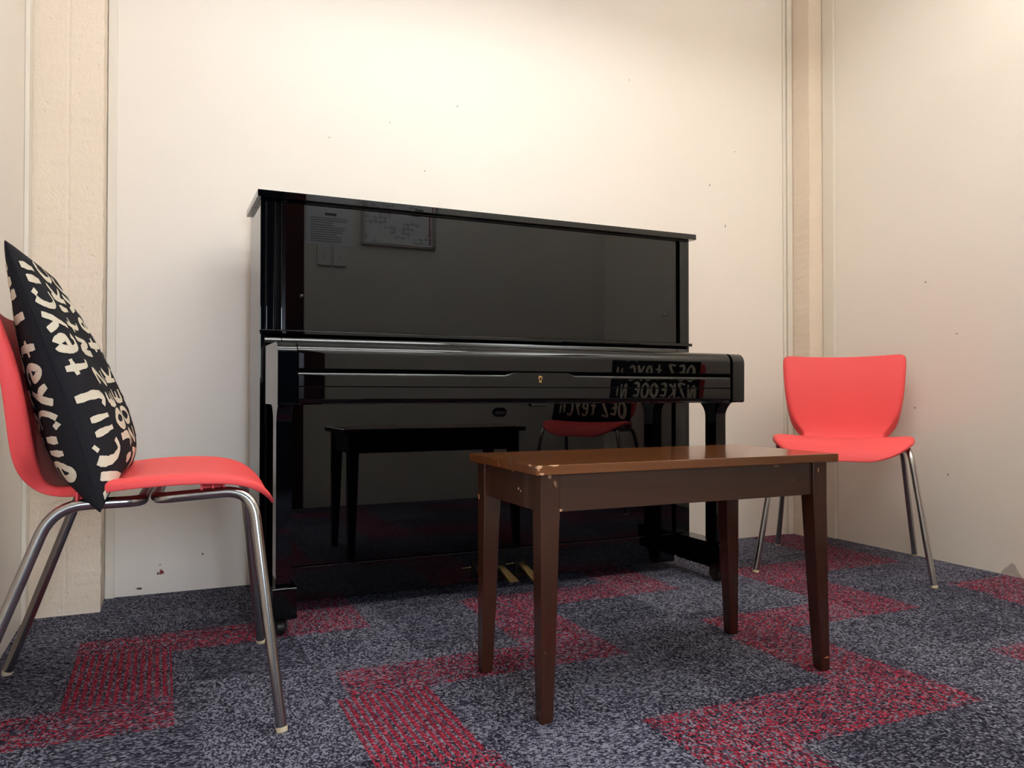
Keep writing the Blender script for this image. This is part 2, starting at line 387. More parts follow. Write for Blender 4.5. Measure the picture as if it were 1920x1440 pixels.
strip('trim_4', 2.318, 2.334, WB-0.008, WB); strip('trim_5', 2.337, 2.366, WB-0.014, WB)
strip('trim_6', WR-0.012, WR, 0.232, 0.296)
strip('trim_7', WL, WL+0.012, 0.19, 0.243)
# patch of bare plaster where the paint has come off the right wall
bm = bmesh.new()
pts = [(-0.50, 0.002), (-0.512, 0.018), (-0.528, 0.032), (-0.541, 0.047), (-0.553, 0.040), (-0.562, 0.022), (-0.572, 0.010), (-0.578, 0.002)]
a = [bm.verts.new((WR-0.0008, y, z)) for y, z in pts]; b = [bm.verts.new((WR+0.002, y, z)) for y, z in pts]
bm.faces.new(a); 
for i in range(len(pts)): bm.faces.new((a[i], a[(i+1) % len(pts)], b[(i+1) % len(pts)], b[i]))
struct('paint_chip', bm, M_chip, wr)

# ------------------------------------------------------------------ ceiling light
M_house = simple('white_enamel', srgb(225, 222, 212), 0.5)
M_tubes = []
for st in TUBE_STRENGTH:
    t = NT('fluorescent_tube_glow'); em = t.n('ShaderNodeEmission'); em.inputs[0].default_value = (0.92, 0.97, 1.0, 1); em.inputs[1].default_value = st
    t.l(em.outputs[0], t.t.nodes['Material Output'].inputs[0]); M_tubes.append(t.m)
for (LY0, LY1), M_tube, lab in zip(LIGHTS, M_tubes, ('recessed white ceiling light over the bench, seen only as bright lines in the fallboard', 'recessed white ceiling light nearest the doorway, seen only as bright lines in the fallboard')):
    cl = thing('ceiling_light', lab, 'light', ((LX0+LX1)/2, (LY0+LY1)/2, ZC), group='ceiling lights')
    hx, hy = (LX1-LX0)/2, (LY1-LY0)/2
    bm = bmesh.new()
    box(bm, -hx, hx, -hy, hy, 0.085, 0.09); box(bm, -hx, -hx+0.004, -hy, hy, 0, 0.085); box(bm, hx-0.004, hx, -hy, hy, 0, 0.085)
    box(bm, -hx+0.004, hx-0.004, -hy, -hy+0.004, 0, 0.085); box(bm, -hx+0.004, hx-0.004, hy-0.004, hy, 0, 0.085)
    obj('housing', bm, M_house, cl)
    for q in (1, 2, 3):
        yb = -hy+2*hy*q/4; obj('louvre_blade', B(-hx+0.004, hx-0.004, yb-0.0015, yb+0.0015, 0.0, 0.05), M_house, cl)
    for dy in (-0.08, 0.08):
        hz = 0.008+0.08*(ZC-2.2)/(WB-((LY0+LY1)/2+dy+0.08))
        obj('tube', lathe(bmesh.new(), [(0.008, -0.6), (0.008, 0.6)], Matrix.Translation((0, dy, hz)) @ Matrix.Rotation(math.pi/2, 4, 'Y'), 12), M_tube, cl)

ul = thing('fill_uplight', 'added white fill trough facing the ceiling right of the tube lights, above the view', 'light', (1.80, -1.35, 2.04))  # unseen trough added to house the fill lamp
bm = bmesh.new()
box(bm, -0.10, 0.10, -0.37, 0.37, 0.0, 0.006); box(bm, -0.10, -0.094, -0.37, 0.37, 0.006, 0.08); box(bm, 0.094, 0.10, -0.37, 0.37, 0.006, 0.08); box(bm, -0.094, 0.094, -0.37, -0.364, 0.006, 0.08); box(bm, -0.094, 0.094, 0.364, 0.37, 0.006, 0.08)
obj('trough', bm, M_house, ul)
for q in (-1, 1): obj('hanger', tube(bmesh.new(), [(0, q*0.366, 0.078), (0, q*0.366, ZC-2.04)], 0.003, 8), M_house, ul)

# ------------------------------------------------------------------ upright piano
PR = 0.0086
pc = Vector((0.75*math.cos(PR), 0.75*math.sin(PR), 0))
P = thing('upright_piano', 'glossy black upright piano with closed lid and fallboard against the cream wall', 'piano', pc, PR)
X = lambda x: x-0.75
def PB(name, x0, x1, y0, y1, z0, z1, bev=0.002, mat=None, par=None): return obj(name, B(X(x0), X(x1), y0, y1, z0, z1, bev=bev), mat or M_black, par or P)
# case sides and stiles
for s in (0, 1):
    m = (lambda a, b: (a, b)) if s == 0 else (lambda a, b: (1.5-b, 1.5-a))
    x0, x1 = m(0.0, 0.0155); PB('side_panel', x0, x1, 0.0, 0.25, 0.045, 1.1925, 0.0015)
    bm = bmesh.new()
    x0, x1 = m(0.0165, 0.042); box(bm, X(x0), X(x1), -0.002, 0.05, 0.8175, 1.1925, 0.0015)
    x0, x1 = m(0.0165, 0.062); box(bm, X(x0), X(x1), -0.002, 0.05, 0.134, 0.6065, 0.0015)
    obj('stile', bm, M_black, P)
PB('back_frame', 0.016, 1.484, 0.06, 0.30, 0.05, 1.18, 0.003, M_darkwood)
PB('recess', 0.017, 1.483, 0.018, 0.055, 0.05, 1.19, 0, M_gap)
# lid in two leaves
PB('lid', -0.011, 1.511, -0.029, 0.119, 1.1925, 1.212, 0.0012)
PB('lid', -0.011, 1.511, 0.1205, 0.265, 1.1925, 1.212, 0.0012)
PB('lid_rail', 0.016, 1.484, -0.006, 0.0, 1.1885, 1.1925, 0.001)
# upper panel
up = PB('upper_panel', 0.057, 1.443, 0.0, 0.018, 0.8175, 1.1905, 0.003)
for sx in (0.115, 1.390):
    obj('screw', lathe(bmesh.new(), [(0.0062, 0), (0.006, 0.002), (0.0045, 0.0042), (0.0015, 0.0054)], Matrix.Translation((X(sx), 0.0, 0.919)) @ Matrix.Rotation(math.pi/2, 4, 'X'), 16), M_castiron, up)
PB('music_ledge', -0.004, 1.504, -0.014, 0.017, 0.8065, 0.8172, 0.0015)
# cove behind the fallboard
def cove_prof2():
    return [(0.017, 0.8062), (-0.002, 0.8062), (-0.00315, 0.8022), (-0.0046, 0.7982), (-0.0064, 0.7942), (-0.0085, 0.7902), (-0.011, 0.7862), (-0.0139, 0.7822), (-0.0166, 0.7792), (-0.0202, 0.7762), (-0.0254, 0.7732), (-0.0316, 0.7712), (-0.048, 0.770), (-0.048, 0.752), (0.017, 0.752)]
for a, b in ((0.012, 0.0575), (1.4425, 1.488)): obj('cove_block', prism_x(bmesh.new(), cove_prof2(), X(a), X(b)), M_black, P)
fb = obj('fallboard', prism_x(bmesh.new(), cove_prof2(), X(0.0595), X(1.4405)), M_black, P)
fp = [(-0.049, 0.7685)] + arc(-0.257, 0.7365, 0.032, 90, 180, 14, ry=0.036) + [(-0.293, 0.700), (-0.291, 0.698), (-0.27, 0.698), (-0.27, 0.735), (-0.049, 0.745)]
obj('front_flap', prism_x(bmesh.new(), fp, X(0.0585), X(1.4415)), M_black, fb)
PB('key_bed', 0.012, 1.488, -0.262, 0.0, 0.606, 0.652, 0.001)
PB('recess', 0.058, 1.442, -0.262, -0.2, 0.653, 0.72, 0, M_gap)
# key slip with raised lock tongue
def keyslip():
    bm = bmesh.new(); f = []; xa, xb = 0.0585, 1.4415
    top = [(xa, 0), (0.630, 0), (0.638, 0.001), (0.646, 0.004), (0.656, 0.012), (0.662, 0.015), (0.668, 0.0165), (0.832, 0.0165), (0.838, 0.015), (0.844, 0.012), (0.854, 0.004), (0.862, 0.001), (0.870, 0), (xb, 0)]
    rows = []
    for x, h in top:
        zt = 0.6805+h
        k = 1-min(1, h/0.0165)
        prof = [(-0.293, 0.6545), (-0.293, zt-0.0015)] + [(-0.293+0.0125*k*(1-math.cos(math.radians(q))), zt-0.0015*(1-k)+0.0125*k*math.sin(math.radians(q))) for q in (6, 14, 24, 36, 50, 66, 84)] + [(-0.262, zt-0.0015*(1-k)+0.0125*k), (-0.262, 0.6545)]
        rows.append([bm.verts.new((X(x), y, z)) for y, z in prof])
    n = len(rows[0])
    for a, b in zip(rows, rows[1:]):
        for i in range(n): bm.faces.new((a[i], b[i], b[(i+1) % n], a[(i+1) % n]))
    bm.faces.new(rows[0]); bm.faces.new(rows[-1][::-1]); return bm
ks = obj('key_slip', keyslip(), M_black, P, 25)
kp = [(-0.262, 0.6535), (-0.2915, 0.6535), (-0.2935, 0.6515), (-0.2935, 0.622)] + arc(-0.281, 0.622, 0.0125, 180, 250, 6) + [(-0.262, 0.6085)]
obj('key_rail', prism_x(bmesh.new(), kp, X(0.0585), X(1.4415)), M_black, P)
# key escutcheon: brass keyhole ring
bm = bmesh.new()
out = []
for i in range(24):
    a = math.radians(-60+300*i/23); out.append((0.0062*math.cos(a), 0.003+0.0062*math.sin(a)))
out += [(-0.0036, -0.0105), (0.0036, -0.0105)]
def off(pts, d):
    r = []
    c = Vector((0, -0.001))
    for p in pts: r.append(((p[0])*d, (p[1]+0.001)*d-0.001))
    return r
inn = off(out, 0.55)
for yy0, yy1 in ((-0.2942, -0.292),):
    o1 = [bm.verts.new((X(0.7457)+x, yy0, 0.678+z)) for x, z in out]; i1 = [bm.verts.new((X(0.7457)+x, yy0, 0.678+z)) for x, z in inn]
    o2 = [bm.verts.new((X(0.7457)+x, yy1, 0.678+z)) for x, z in out]
    n = len(out)
    for i in range(n):
        j = (i+1) % n
        bm.faces.new((o1[i], o1[j], i1[j], i1[i])); bm.faces.new((o1[i], o2[i], o2[j], o1[j]))
obj('keyhole_plate', bm, M_brass, ks)
PB('lock_block', 0.722, 0.772, -0.285, -0.26, 0.598, 0.606, 0.002)
# arms, legs, toes, casters
for s in (0, 1):
    m = (lambda a, b: (a, b)) if s == 0 else (lambda a, b: (1.507-b, 1.507-a))
    x0, x1 = m(0.008, 0.0555)
    ap = [(0.0, 0.607), (-0.288, 0.607), (-0.2935, 0.612), (-0.2945, 0.735)] + arc(-0.2595, 0.735, 0.0325, 180, 90, 12, ry=0.035) + [(-0.06, 0.7675), (-0.002, 0.7675)]
    arm = obj('arm', prism_x(bmesh.new(), ap, X(x0), X(x1)), M_black, P)
    x0, x1 = m(0.0165, 0.0565)
    fr = [(-0.21-0.032*((z-0.560)/0.047)**2 if z > 0.56 else -0.21, z) for z in (0.134, 0.3, 0.5, 0.56, 0.57, 0.58, 0.588, 0.595, 0.600, 0.6035)]
    bk = [(-0.153+0.030*((z-0.560)/0.047)**2 if z > 0.56 else -0.153, z) for z in (0.134, 0.3, 0.5, 0.56, 0.57, 0.58, 0.588, 0.595, 0.600, 0.6035)]
    bm = prism_x(bmesh.new(), fr+bk[::-1], X(x0), X(x1)); box(bm, X(x0)-0.0005, X(x1)+0.0005, -0.243, -0.12, 0.6036, 0.6065)
    leg = obj('leg', bm, M_black, P)
    x0, x1 = m(0.0055, 0.0665)
    tp = [(-0.003, 0.05), (-0.234, 0.05), (-0.237, 0.053), (-0.237, 0.126)] + arc(-0.230, 0.126, 0.007, 180, 90, 6) + [(-0.003, 0.133)]
    toe = obj('toe_block', prism_x(bmesh.new(), tp, X(x0), X(x1)), M_black, P)
    xc = X((x0+x1)/2)+(-0.004 if s == 0 else 0.0)
    bm = bmesh.new(); lathe(bm, [(0.0195, -0.010), (0.0205, -0.007), (0.0205, 0.007), (0.0195, 0.010)], Matrix.Translation((xc, -0.185, 0.0207)) @ Matrix.Rotation(math.pi/2, 4, 'Y'), 24)
    wh = obj('caster', bm, M_castiron, toe)
    bm = bmesh.new(); box(bm, xc-0.016, xc-0.0125, -0.197, -0.165, 0.014, 0.048, 0.001); box(bm, xc+0.0125, xc+0.016, -0.197, -0.165, 0.014, 0.048, 0.001); box(bm, xc-0.018, xc+0.018, -0.205, -0.15, 0.044, 0.0498, 0.001)
    obj('caster_fork', bm, M_castiron, toe)
# lower panel with the latch hole
def lower_panel():
    bm = bmesh.new(); x0, x1, z0, z1 = X(0.077), X(1.4235), 0.135, 0.6055
    o = [(x0, z0), (x1, z0), (x1, z1), (x0, z1)]
    cx, cz = X(0.747), 0.575; h = []
    for i in range(28):
        a = math.radians(360*i/28+6); c_, s_ = math.cos(a), math.sin(a)
        k = 1-0.16*math.exp(-(c_*2.6)**2)
        h.append((cx+0.0255*c_, cz+0.0175*s_*k))
    oe = [bm.verts.new((x, 0.003, z)) for x, z in o]; he = [bm.verts.new((x, 0.003, z)) for x, z in h]
    ed = [bm.edges.new((oe[i], oe[(i+1) % 4])) for i in range(4)] + [bm.edges.new((he[i], he[(i+1) % 28])) for i in range(28)]
    bmesh.ops.triangle_fill(bm, use_beauty=True, edges=ed)
    r = bmesh.ops.extrude_face_region(bm, geom=list(bm.faces))
    for e in r['geom']:
        if isinstance(e, bmesh.types.BMVert): e.co.y += 0.014
    return bm
lp = obj('lower_panel', lower_panel(), M_black, P)
obj('latch_spring', lathe(bmesh.new(), [(0.007, -0.018), (0.0085, -0.014), (0.0085, 0.014), (0.007, 0.018)], Matrix.Translation((X(0.752), 0.013, 0.573)) @ Matrix.Rotation(math.pi/2, 4, 'Y'), 14), M_castiron, lp)
PB('kick_board', 0.0675, 1.4325, -0.002, 0.017, 0.034, 0.1325, 0.002)
for px in (0.670, 0.744, 0.820):
    pl = PB('pedal_slot_shade', px-0.022, px+0.022, -0.004, -0.002, 0.046, 0.104, 0.0005, M_gap)  # dark sheet on the board stands in for the open slot's shade
    bm = bmesh.new(); rows = []
    prof = [(0.0, 0.0105, 0.083, 0.010), (-0.03, 0.0115, 0.078, 0.010), (-0.06, 0.0135, 0.0705, 0.0098), (-0.085, 0.0155, 0.064, 0.0095), (-0.102, 0.0165, 0.0605, 0.009), (-0.111, 0.0155, 0.0585, 0.0075), (-0.114, 0.013, 0.0575, 0.005)]
    for y, hw, zt, th in prof:
        ring = [(-hw, zt-th), (-hw, zt-0.003), (-hw*0.82, zt), (hw*0.82, zt), (hw, zt-0.003), (hw, zt-th)]
        rows.append([bm.verts.new((X(px)+a, y-0.004, b)) for a, b in ring])
    for a, b in zip(rows, rows[1:]):
        for i in range(6): bm.faces.new((a[i], a[(i+1) % 6], b[(i+1) % 6], b[i]))
    bm.faces.new(rows[0]); bm.faces.new(rows[-1])
    obj('pedal', bm, M_brass, P, 50)
    bm = bmesh.new()
    o1 = [(-0.0215, 0.045), (0.0215, 0.045), (0.0215, 0.105), (-0.0215, 0.105)]; i1 = [(-0.0198, 0.0467), (0.0198, 0.0467), (0.0198, 0.1033), (-0.0198, 0.1033)]
    R4 = [[bm.verts.new((X(px)+a, y, b)) for a, b in q] for q, y in ((o1, -0.004), (o1, -0.007), (i1, -0.007), (i1, -0.004))]
    for q, r_ in zip(R4, R4[1:]+R4[:1]):
        for i in range(4): bm.faces.new((q[i], q[(i+1) % 4], r_[(i+1) % 4], r_[i]))
    obj('pedal_trim', bm, M_oldbrass, pl)

# ------------------------------------------------------------------ bench
Bn = thing('piano_bench', 'worn dark brown wooden piano bench with chipped corners in front of the piano', 'bench', (BX, BY, 0), 0.0)
def bo(name, bm, mat): return obj(name, bm, mat, Bn)
def bb(x0, x1, y0, y1, z0, z1, bev=0.0015): return B(x0-BX, x1-BX, y0-BY, y1-BY, z0, z1, bev=bev)
bo('seat_top', bb(0.391, 1.162, -0.994, -0.643, 0.4795, 0.4985, 0.002), M_bench_top)
legs = [(0.412, -0.974, 1, 1), (1.152, -0.976, -1, 1), (0.410, -0.648, 1, -1), (1.140, -0.648, -1, -1)]
LT = 0.0405
for fx, fy, sx, sy in legs:      # (fx, fy) = outer corner at the floor
    bm = bmesh.new(); rows = []
    sl = 0.0 if sx > 0 else 1.0
    for z, wx, wy, dx in ((0.0, 0.0235, 0.0245, 0.0), (0.004, 0.0265, 0.0275, 0.0), (0.2, 0.034, 0.035, -0.004), (0.40, LT, LT, -0.0075), (0.4793, LT+0.001, LT, -0.0075)):
        q = 0.0012 if z > 0 else 0.0025
        dx *= sl; x0, x1 = sorted((fx+dx, fx+dx+sx*wx)); y0, y1 = sorted((fy, fy+sy*wy))
        c = 0.0018
        ring = [(x0+c, y0), (x1-c, y0), (x1, y0+c), (x1, y1-c), (x1-c, y1), (x0+c, y1), (x0, y1-c), (x0, y0+c)]
        rows.append([bm.verts.new((a-BX, b-BY, z)) for a, b in ring])
    for a, b in zip(rows, rows[1:]):
        for i in range(8): bm.faces.new((a[i], a[(i+1) % 8], b[(i+1) % 8], b[i]))
    bm.faces.new(rows[0][::-1]); bm.faces.new(rows[-1])
    bo('leg', bm, M_bench_leg)
bo('apron', bb(0.4540, 1.1030, -0.970, -0.952, 0.4045, 0.4793, 0.001), M_bench_ap)
bo('apron', bb(0.4520, 1.0905, -0.672, -0.654, 0.4045, 0.4793, 0.001), M_bench_ap)
bo('apron', bb(0.416, 0.434, -0.9330, -0.6890, 0.4045, 0.4793, 0.001), M_bench_ap)
bo('apron', bb(1.120, 1.138, -0.9350, -0.6890, 0.4045, 0.4793, 0.001), M_bench_ap)

# ------------------------------------------------------------------ chair
# outline of the shell in the chair's middle plane: x forward, z up, half width, dish depth, rim depth
PROF = [(0.272, 0.404, 0.095, 0.000, 0.004), (0.270, 0.412, 0.130, 0.001, 0.006), (0.263, 0.428, 0.168, 0.002, 0.009), (0.250, 0.446, 0.194, 0.003, 0.012), (0.230, 0.463, 0.212, 0.005, 0.015),
        (0.200, 0.477, 0.225, 0.006, 0.018), (0.160, 0.484, 0.232, 0.008, 0.020), (0.110, 0.486, 0.236, 0.009, 0.021), (0.055, 0.485, 0.237, 0.010, 0.021), (0.000, 0.481, 0.234, 0.011, 0.021), (-0.040, 0.475, 0.226, 0.012, 0.021),
        (-0.072, 0.469, 0.208, 0.012, 0.021), (-0.095, 0.464, 0.180, 0.011, 0.020), (-0.112, 0.4615, 0.157, 0.010, 0.019), (-0.125, 0.462, 0.148, 0.010, 0.018), (-0.136, 0.466, 0.145, 0.010, 0.019, 0.004), (-0.143, 0.474, 0.146, 0.011, 0.022, 0.010),
        (-0.147, 0.486, 0.153, 0.012, 0.027, 0.020), (-0.1495, 0.503, 0.168, 0.014, 0.031, 0.020), (-0.152, 0.530, 0.187, 0.016, 0.034, 0.013), (-0.156, 0.570, 0.202, 0.018, 0.034, 0.007), (-0.162, 0.620, 0.214, 0.019, 0.032), (-0.171, 0.670, 0.219, 0.020, 0.029),
        (-0.182, 0.715, 0.223, 0.020, 0.025), (-0.194, 0.752, 0.225, 0.020, 0.020), (-0.202, 0.774, 0.225, 0.020, 0.015), (-0.206, 0.784, 0.222, 0.019, 0.010), (-0.209, 0.790, 0.213, 0.017, 0.006)]
LAT = [0, 0.12, 0.25, 0.4, 0.55, 0.7, 0.82, 0.90, 0.95, 0.98, 1.0, 1.0]
def shell():
    bm = bmesh.new(); rows = []
    pts = [Vector((p[0], 0, p[1])) for p in PROF]
    for i, (x, z, wd, dish, rim, *ro) in enumerate(PROF):
        ro = ro[0] if ro else 0.0025
        t = (pts[min(i+1, len(pts)-1)]-pts[max(i-1, 0)]).normalized()
        n = Vector((t.z, 0, -t.x))        # t runs from the lip back and up; n = up on the seat, forward on the back
        row = []
        for sgn in (-1, 1):
            side = []
            for k, a in enumerate(LAT):
                o = -dish*(1-min(1, a/0.92)**2)
                if a > 0.92: o -= rim*0.30*((min(a, 1)-0.92)/0.08)**2
                if k == len(LAT)-1: o = -rim
                wv = wd*a
                if k == len(LAT)-1: wv = wd+ro
                side.append(Vector((x, sgn*wv, z))+n*o)
            row.append(side)
        full = row[0][::-1]+row[1][1:]
        rows.append([bm.verts.new(p) for p in full])
    for a, b in zip(rows, rows[1:]):
        for k in range(len(a)-1): bm.faces.new((a[k], a[k+1], b[k+1], b[k]))
    return bm
ANG_L = math.radians(-2.5)
def make_chair(label, loc, rz):
    C = thing('shell_chair', label, 'chair', loc, rz, 'red shell chairs around the room')
    sh = obj('seat_shell', shell(), M_red, C, 60, wn=False)
    md = sh.modifiers.new('thick', 'SOLIDIFY'); md.thickness = 0.005; md.offset = -1
    md = sh.modifiers.new('sub', 'SUBSURF'); md.levels = 1; md.render_levels = 2
    R = 0.0105
    def fpath(s): return smooth_path([(0.272, s*0.280, 0.008), (0.222, s*0.2135, 0.449), (0.050, s*0.195, 0.437), (0.050, 0, 0.437)], [0.055, 0.03])
    def rpath(s): return smooth_path([(-0.275, s*0.255, 0.008), (-0.118, s*0.2055, 0.433), (0.026, s*0.195, 0.434), (0.026, 0, 0.434)], [0.055, 0.03])
    for nm, path in (('front_frame', fpath), ('rear_frame', rpath)):
        full = path(-1)+path(1)[::-1][1:]
        fr = obj(nm, tube(bmesh.new(), full, R, 18), M_chrome, C)
        for s in (-1, 1):
            a = Vector(path(s)[0]); b = Vector(path(s)[1]); d = (b-a).normalized()
            obj('foot_glide', tube(bmesh.new(), [Vector((a.x, a.y, 0.0))-Vector((d.x, d.y, 0))*0.008, a+d*0.001], [0.0105, 0.0116], 16), M_glide, fr)
    for s in (-1, 1):
        for x in (0.15, -0.06):
            bm = bmesh.new()
            zf = 0.4635 if x > 0 else 0.453
            for q in (-0.02, 0.0, 0.02): box(bm, x+q-0.002, x+q+0.002, s*0.197-0.012, s*0.197+0.014, zf-0.020, zf+0.003, 0.0006)
            box(bm, x-0.022, x+0.022, s*0.183-0.002, s*0.183+0.002, zf-0.018, zf+0.003, 0.0006)
            obj('tube_clip', bm, M_red, sh)
    return C
CL = Vector((-0.3058, -0.5066, 0)); CR = Vector((2.07, -0.157, 0)); ANG_R = math.atan2(-0.669, -0.744)
chairL = make_chair('red shell chair at the left wall holding the lettered cushion upright', CL, ANG_L)
def copy_tree(o, loc, rz, label):
    r = o.copy(); COL.objects.link(r); r.location = loc; r.rotation_euler = (0, 0, rz); r['label'] = label
    for ch in list(o.children):
        c = ch.copy(); COL.objects.link(c); c.parent = r
        for g in list(ch.children):
            d = g.copy(); COL.objects.link(d); d.parent = c
    return r
chairR = copy_tree(chairL, CR, ANG_R, 'empty red shell chair turned diagonally in the right corner behind the bench')
C3 = Vector((2.02, -1.53, 0)); ANG_3 = math.radians(140)
chair3 = copy_tree(chairL, C3, ANG_3, 'red shell chair with cushion seen only mirrored in the piano lower panel')

# ------------------------------------------------------------------ cushions with brushed letters
HS = 0.237
def cush_pt(a, b, side, droop, lean):
    """a: across (-1..1), b: up (-1..1); side +1 front, -1 back, in chair coordinates"""
    pb = 2.0 if b > 0 else 2.0+2.6*min(1.0, -b*2)
    e = max(0.0, (1-abs(a)**2.3))**0.45*max(0.0, (1-abs(b)**pb))**0.45
    belly = 1+0.42*(-b)*max(0.0, 1-b*b)**0.25
    h = (0.056 if side > 0 else 0.070)*e*belly
    pin = 1-0.045*(1-b*b)*(1 if abs(a) > 0 else 0)
    pinb = 1-0.045*(1-a*a)
    u = Vector((-math.sin(lean), 0, math.cos(lean))); n = Vector((math.cos(lean), 0, math.sin(lean)))
    p = Vector((0, a*HS*pin, 0))+u*(b*HS*pinb)+n*(side*h)
    p += n*(0.006*math.sin(5*a+2*b)*(1-a*a)*(1-b*b))
    p.z -= droop*abs(a)**4*((1-b)/2)**5
    return p
def arc_table(side, droop, lean):
    tab = [(0.0, -1.0)]; prev = cush_pt(-1, -0.1, side, droop, lean)
    for i in range(1, 401):
        a = -math.cos(math.pi*i/400); p = cush_pt(a, -0.1, side, droop, lean); tab.append((tab[-1][0]+(p-prev).length, a)); prev = p
    return tab
def from_arc(tab, s):
    if s <= 0 or s >= tab[-1][0]: return 2.0
    lo_i, hi_i = 0, len(tab)-1
    while hi_i-lo_i > 1:
        m = (lo_i+hi_i)//2
        if tab[m][0] > s: hi_i = m
        else: lo_i = m
    f = (s-tab[lo_i][0])/(tab[hi_i][0]-tab[lo_i][0]); return tab[lo_i][1]*(1-f)+tab[hi_i][1]*f
STROKES = {
 'O': [[(0.5, 0.98), (0.15, 0.75), (0.12, 0.3), (0.45, 0.03), (0.82, 0.25), (0.85, 0.7), (0.55, 0.97), (0.42, 0.95)]],
 'E': [[(0.2, 0.95), (0.16, 0.5), (0.2, 0.05)], [(0.2, 0.95), (0.8, 0.9)], [(0.2, 0.52), (0.7, 0.5)], [(0.2, 0.06), (0.85, 0.1)]],
 'Z': [[(0.12, 0.9), (0.85, 0.95), (0.5, 0.5), (0.12, 0.05), (0.9, 0.1)]],
 't': [[(0.5, 1.0), (0.45, 0.5), (0.48, 0.12), (0.75, 0.05)], [(0.1, 0.62), (0.9, 0.68)]],
 'e': [[(0.2, 0.42), (0.8, 0.5), (0.7, 0.8), (0.4, 0.85), (0.18, 0.5), (0.3, 0.12), (0.65, 0.03), (0.9, 0.15)]],
 'y': [[(0.1, 0.95), (0.35, 0.6), (0.5, 0.5)], [(0.92, 1.0), (0.55, 0.5), (0.2, -0.05)]],
 'C': [[(0.9, 0.82), (0.6, 0.98), (0.22, 0.75), (0.12, 0.35), (0.4, 0.04), (0.9, 0.12)]],
 'I': [[(0.5, 0.85), (0.48, 0.2)]],
 'N': [[(0.15, 0.02), (0.2, 0.95), (0.75, 0.08), (0.85, 0.98)]],
 'W': [[(0.05, 0.95), (0.3, 0.08), (0.5, 0.7), (0.72, 0.08), (0.95, 0.98)]],
 'K': [[(0.2, 0.98), (0.18, 0.02)], [(0.85, 0.95), (0.25, 0.5), (0.9, 0.04)]],
 'J': [[(0.75, 0.98), (0.72, 0.3), (0.45, 0.04), (0.12, 0.2)]],
}
def catmull(pts, n=6):
    if len(pts) == 2:
        return [(pts[0][0]+(pts[1][0]-pts[0][0])*i/n, pts[0][1]+(pts[1][1]-pts[0][1])*i/n) for i in range(n+1)]
    P = [Vector(p) for p in [pts[0]]+list(pts)+[pts[-1]]]; out = []
    for i in range(1, len(P)-2):
        for k in range(n):
            s = k/n; a, b, c, d = P[i-1], P[i], P[i+1], P[i+2]
            out.append(tuple(0.5*((2*b)+(c-a)*s+(2*a-5*b+4*c-d)*s*s+(3*b-a-3*c+d)*s**3)))
    out.append(tuple(pts[-1])); return out
def letters(rows, to_ab, side, droop, lean, bm, rnd):
    for (text, r0, u0, size, adv) in rows:
        r = r0
        for ch in text:
            if ch == ' ': r += adv*0.5; continue
            av = adv*(0.55 if ch == 'I' else 1.0)
            hgt = size*rnd.uniform(0.88, 1.08); wd = av*0.86; du = rnd.uniform(-0.06, 0.06)*size; sl = rnd.uniform(-0.12, 0.12)
            for st in STROKES[ch]:
                sm = catmull(st, 7); pr = []
                for x, y in sm: pr.append(Vector((r+wd*(x+sl*(y-0.5)), u0+du+hgt*(y-0.5))))
                W = 0.0060*rnd.uniform(0.85, 1.25); prev = None; N = len(pr)
                for i, p in enumerate(pr):
                    t = (pr[min(i+1, N-1)]-pr[max(i-1, 0)]); t = t.normalized() if t.length else Vector((1, 0))
                    nn = Vector((-t.y, t.x)); s = i/(N-1)
                    wv = W*(0.75+0.4*math.sin(math.pi*min(1, s*1.15+0.1)))*rnd.uniform(0.9, 1.1)
                    pair = []
                    for q in (-1, -0.33, 0.33, 1):
                        a, b = to_ab(p+nn*wv*q)
                        if abs(a) > 0.985 or abs(b) > 0.985: pair = None; break
                        c0 = cush_pt(a, b, side, droop, lean); e = 1e-3
                        ca = cush_pt(min(a+e, 0.999), b, side, droop, lean)-cush_pt(a-e, b, side, droop, lean); cb = cush_pt(a, min(b+e, 0.999), side, droop, lean)-cush_pt(a, b-e, side, droop, lean)
                        nv = ca.cross(cb)*side
                        pair.append(bm.verts.new(c0+nv.normalized()*0.0013))
                    if pair and prev:
                        for q in range(3): bm.faces.new((prev[q], prev[q+1], pair[q+1], pair[q]))
                    prev = pair
            r += av
    return bm
